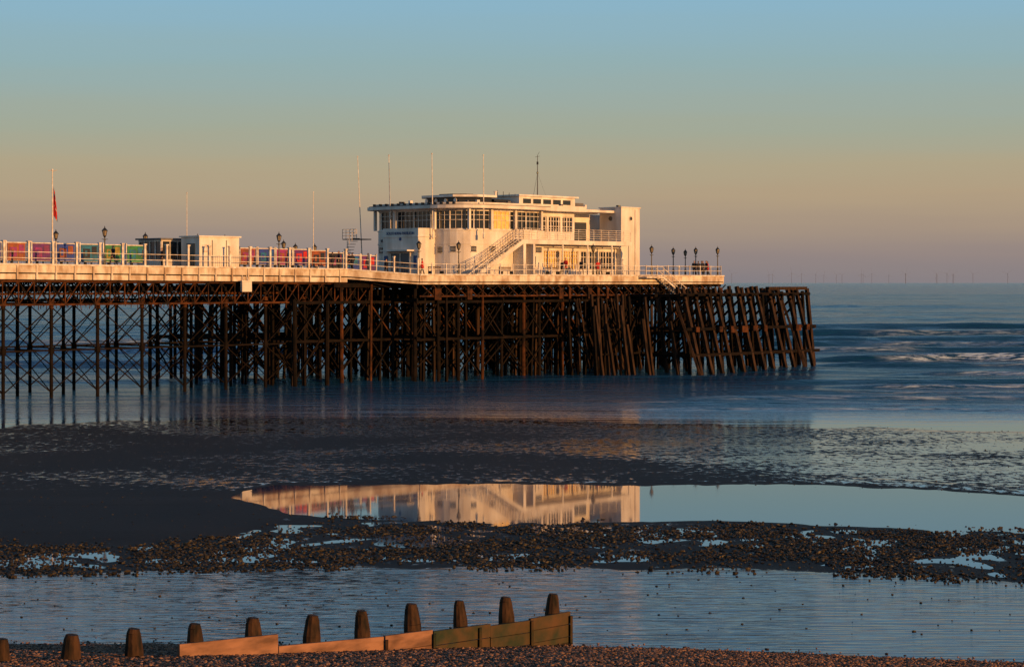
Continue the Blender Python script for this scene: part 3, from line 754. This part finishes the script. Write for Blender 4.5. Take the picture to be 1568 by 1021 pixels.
# ------------------------------------------------------------ stones
t_=(1+5**.5)/2
IV=np.array([(-1,t_,0),(1,t_,0),(-1,-t_,0),(1,-t_,0),(0,-1,t_),(0,1,t_),(0,-1,-t_),(0,1,-t_),(t_,0,-1),(t_,0,1),(-t_,0,-1),(-t_,0,1)],float); IV/=np.linalg.norm(IV[0])
IF=np.array([(0,11,5),(0,5,1),(0,1,7),(0,7,10),(0,10,11),(1,5,9),(5,11,4),(11,10,2),(10,7,6),(7,1,8),(3,9,4),(3,4,2),(3,2,6),(3,6,8),(3,8,9),(4,9,5),(2,4,11),(6,2,10),(8,6,7),(9,8,1)])
def hfun(x,y):
    j=np.clip(np.searchsorted(Y[:,0],y)-1,0,Y.shape[0]-2); i=np.clip(np.searchsorted(X[0],x)-1,0,X.shape[1]-2)
    return H[j,i]
def scatter(name,px,py,size,flat,mt,sink=.3,smooth=True):
    n=len(px); pz=hfun(px,py)
    jit=1+rng.uniform(-.33,.33,(n,12,1)); a=rng.uniform(0,6.28,n)
    sc_=np.stack([size*rng.uniform(.8,1.6,n),size*rng.uniform(.7,1.2,n),size*flat*rng.uniform(.7,1.2,n)],-1)[:,None,:]
    v=IV[None]*jit*sc_
    c,s=np.cos(a)[:,None],np.sin(a)[:,None]
    vx=v[...,0]*c-v[...,1]*s+px[:,None]; vy=v[...,0]*s+v[...,1]*c+py[:,None]; vz=v[...,2]+(pz+size*flat*(1-2*sink))[:,None]
    co=np.stack([vx,vy,vz],-1).reshape(-1,3).astype(np.float32)
    fc=(IF[None]+12*np.arange(n)[:,None,None]).reshape(-1).astype(np.int32); nf=20*n
    me=bpy.data.meshes.new(name); me.vertices.add(12*n); me.vertices.foreach_set('co',co.ravel())
    me.loops.add(nf*3); me.loops.foreach_set('vertex_index',fc); me.polygons.add(nf)
    me.polygons.foreach_set('loop_start',np.arange(0,nf*3,3,dtype=np.int32)); me.polygons.foreach_set('loop_total',np.full(nf,3,dtype=np.int32))
    me.polygons.foreach_set('use_smooth',np.full(nf,smooth)); me.update(); me.materials.append(mt)
    o=bpy.data.objects.new(name,me); col.objects.link(o)
stm=mat('weedy_stone',(.006,.0055,.004),(.060,.042,.015),3,.5,spec=.3,island=True)
n=75000
px=rng.uniform(-24,30,n); py=rng.uniform(61,84,n)
T=np.interp(px,XT,YT); Un=np.interp(px,XU,YU); nn=np.array([nz((a*.5,c*.35,4.4)) for a,c in zip(px,py)]); nm=np.array([nz((a*.25,c*.3,9.4)) for a,c in zip(px,py)])
edge=np.minimum((T-py)/3.5,(py-Un)/2.5)
keep=(rng.uniform(0,1,n)<np.clip(.1+edge+nn*1.1,0,.9)*np.clip(.70+nm*2.2,.1,1))&(edge>-.7+nn)
px,py=px[keep],py[keep]
scatter('beach_stones',px,py,rng.uniform(.020,.052,len(px))*rng.choice([1,1,1,1.6],len(px)),.8,stm,smooth=False)
n=2500; px=rng.uniform(-32,34,n); py=rng.uniform(54,140,n)
scatter('scattered_stones',px,py,rng.uniform(.015,.045,n),.6,stm)
shm=mat('shingle_pebble',(.035,.02,.013),(.32,.17,.10),3,.6,spec=.3,island=True)
n=90000; px=rng.uniform(-14,15,n); py=rng.uniform(36,54,n); keep=(np.interp(px,XSh,YSh)-py+.35*rng.normal(size=n)*(py>50))>0
px,py=px[keep],py[keep]
scatter('shingle_pebbles',px,py,rng.uniform(.014,.034,len(px))*rng.choice([1,1,1,1.5],len(px)),.6,shm)

# ------------------------------------------------------------ wind farm
M['turb']=mat('turbine_haze_tone',(.17,.19,.27),rough=.8,spec=.1)  # distance haze is mixed into this dim blue-grey; real turbines are grey-white
b=MB()
for k in range(26):
    d=random.uniform(13500,17500); fx=random.uniform(.11,.28) 
    x=d*fx; y=d
    b.cyl((x,y,-5),(x,y,70),1.2,.9,6,'turb'); a0=random.uniform(0,2)
    for q in range(3):
        a=a0+q*2.094; b.beam((x,y-4,70),(x+42*math.cos(a),y-4,70+42*math.sin(a)),.5,.6,'turb')
    b.box(x-1.2,x+1.2,y-6,y+5,69,71.2,'turb')
b.build('wind_farm')

# ------------------------------------------------------------ world, sun
w=bpy.data.worlds.new('World'); sc.world=w; w.use_nodes=True; nt=w.node_tree; nt.nodes.clear()
sunv=Vector((.74,-.67,0)).normalized(); el=math.radians(7.0)
sv=Vector((sunv.x*math.cos(el),sunv.y*math.cos(el),math.sin(el)))
sky=nt.nodes.new('ShaderNodeTexSky'); sky.sky_type='NISHITA'; sky.sun_disc=False; sky.sun_elevation=el; sky.sun_rotation=math.atan2(sunv.x,sunv.y)
sky.air_density=1.2; sky.dust_density=1.0; sky.ozone_density=3.0
tc=nt.nodes.new('ShaderNodeTexCoord'); sx=nt.nodes.new('ShaderNodeSeparateXYZ'); link(nt,tc.outputs['Generated'],sx.inputs[0])
mp=nt.nodes.new('ShaderNodeMapping'); mp.inputs['Scale'].default_value=(3,3,60); link(nt,tc.outputs['Generated'],mp.inputs['Vector'])
cn=nt.nodes.new('ShaderNodeTexNoise'); cn.inputs['Scale'].default_value=1.5; cn.inputs['Detail'].default_value=4; link(nt,mp.outputs['Vector'],cn.inputs['Vector'])
zz=math_(nt,'DIVIDE',sx.outputs['Z'],.2)
zz=math_(nt,'ADD',zz,math_(nt,'MULTIPLY',math_(nt,'SUBTRACT',cn.outputs['Fac'],.5),.07))
rp=nt.nodes.new('ShaderNodeValToRGB'); link(nt,zz,rp.inputs['Fac'])
def s2l(c): return tuple(((x/255)/12.92 if x/255<=.04045 else ((x/255+.055)/1.055)**2.4) for x in c)
stops=[(0,(134,127,131)),(.07,(148,134,130)),(.15,(166,147,129)),(.216,(178,158,130)),(.29,(176,164,136)),(.38,(163,169,151)),(.54,(147,175,178)),(.71,(138,180,202)),(1.0,(112,160,198))]
er=rp.color_ramp.elements
er[0].position=0; er[0].color=(*s2l(stops[0][1]),1); er[1].position=1; er[1].color=(*s2l(stops[-1][1]),1)
for p_,c_ in stops[1:-1]:
    e=er.new(p_); e.color=(*s2l(c_),1)
sc10=nt.nodes.new('ShaderNodeVectorMath'); sc10.operation='SCALE'; sc10.inputs['Scale'].default_value=10.0; link(nt,rp.outputs['Color'],sc10.inputs[0])
mr=nt.nodes.new('ShaderNodeMapRange'); mr.inputs['From Min'].default_value=.18; mr.inputs['From Max'].default_value=.6; link(nt,sx.outputs['Z'],mr.inputs['Value'])
mxs=nt.nodes.new('ShaderNodeMix'); mxs.data_type='RGBA'; link(nt,mr.outputs['Result'],mxs.inputs[0]); link(nt,sc10.outputs[0],mxs.inputs[6]); link(nt,sky.outputs[0],mxs.inputs[7])
bg=nt.nodes.new('ShaderNodeBackground'); bg.inputs['Strength'].default_value=.1; link(nt,mxs.outputs[2],bg.inputs['Color'])
ou=nt.nodes.new('ShaderNodeOutputWorld'); link(nt,bg.outputs[0],ou.inputs[0])
sl=bpy.data.lights.new('sun','SUN'); sl.energy=4.8; sl.angle=math.radians(.5); sl.color=(1,.49,.155)
so=bpy.data.objects.new('sun',sl); col.objects.link(so); so.rotation_euler=sv.to_track_quat('Z','Y').to_euler(); so.location=(60,-60,40)

cam=bpy.data.cameras.new('camera'); co=bpy.data.objects.new('camera',cam); col.objects.link(co)
co.location=(0,0,9.6); co.rotation_euler=(math.radians(90),0,0); cam.lens=70; cam.sensor_width=36; cam.shift_y=-.0500
cam.clip_start=1; cam.clip_end=60000
sc.camera=co
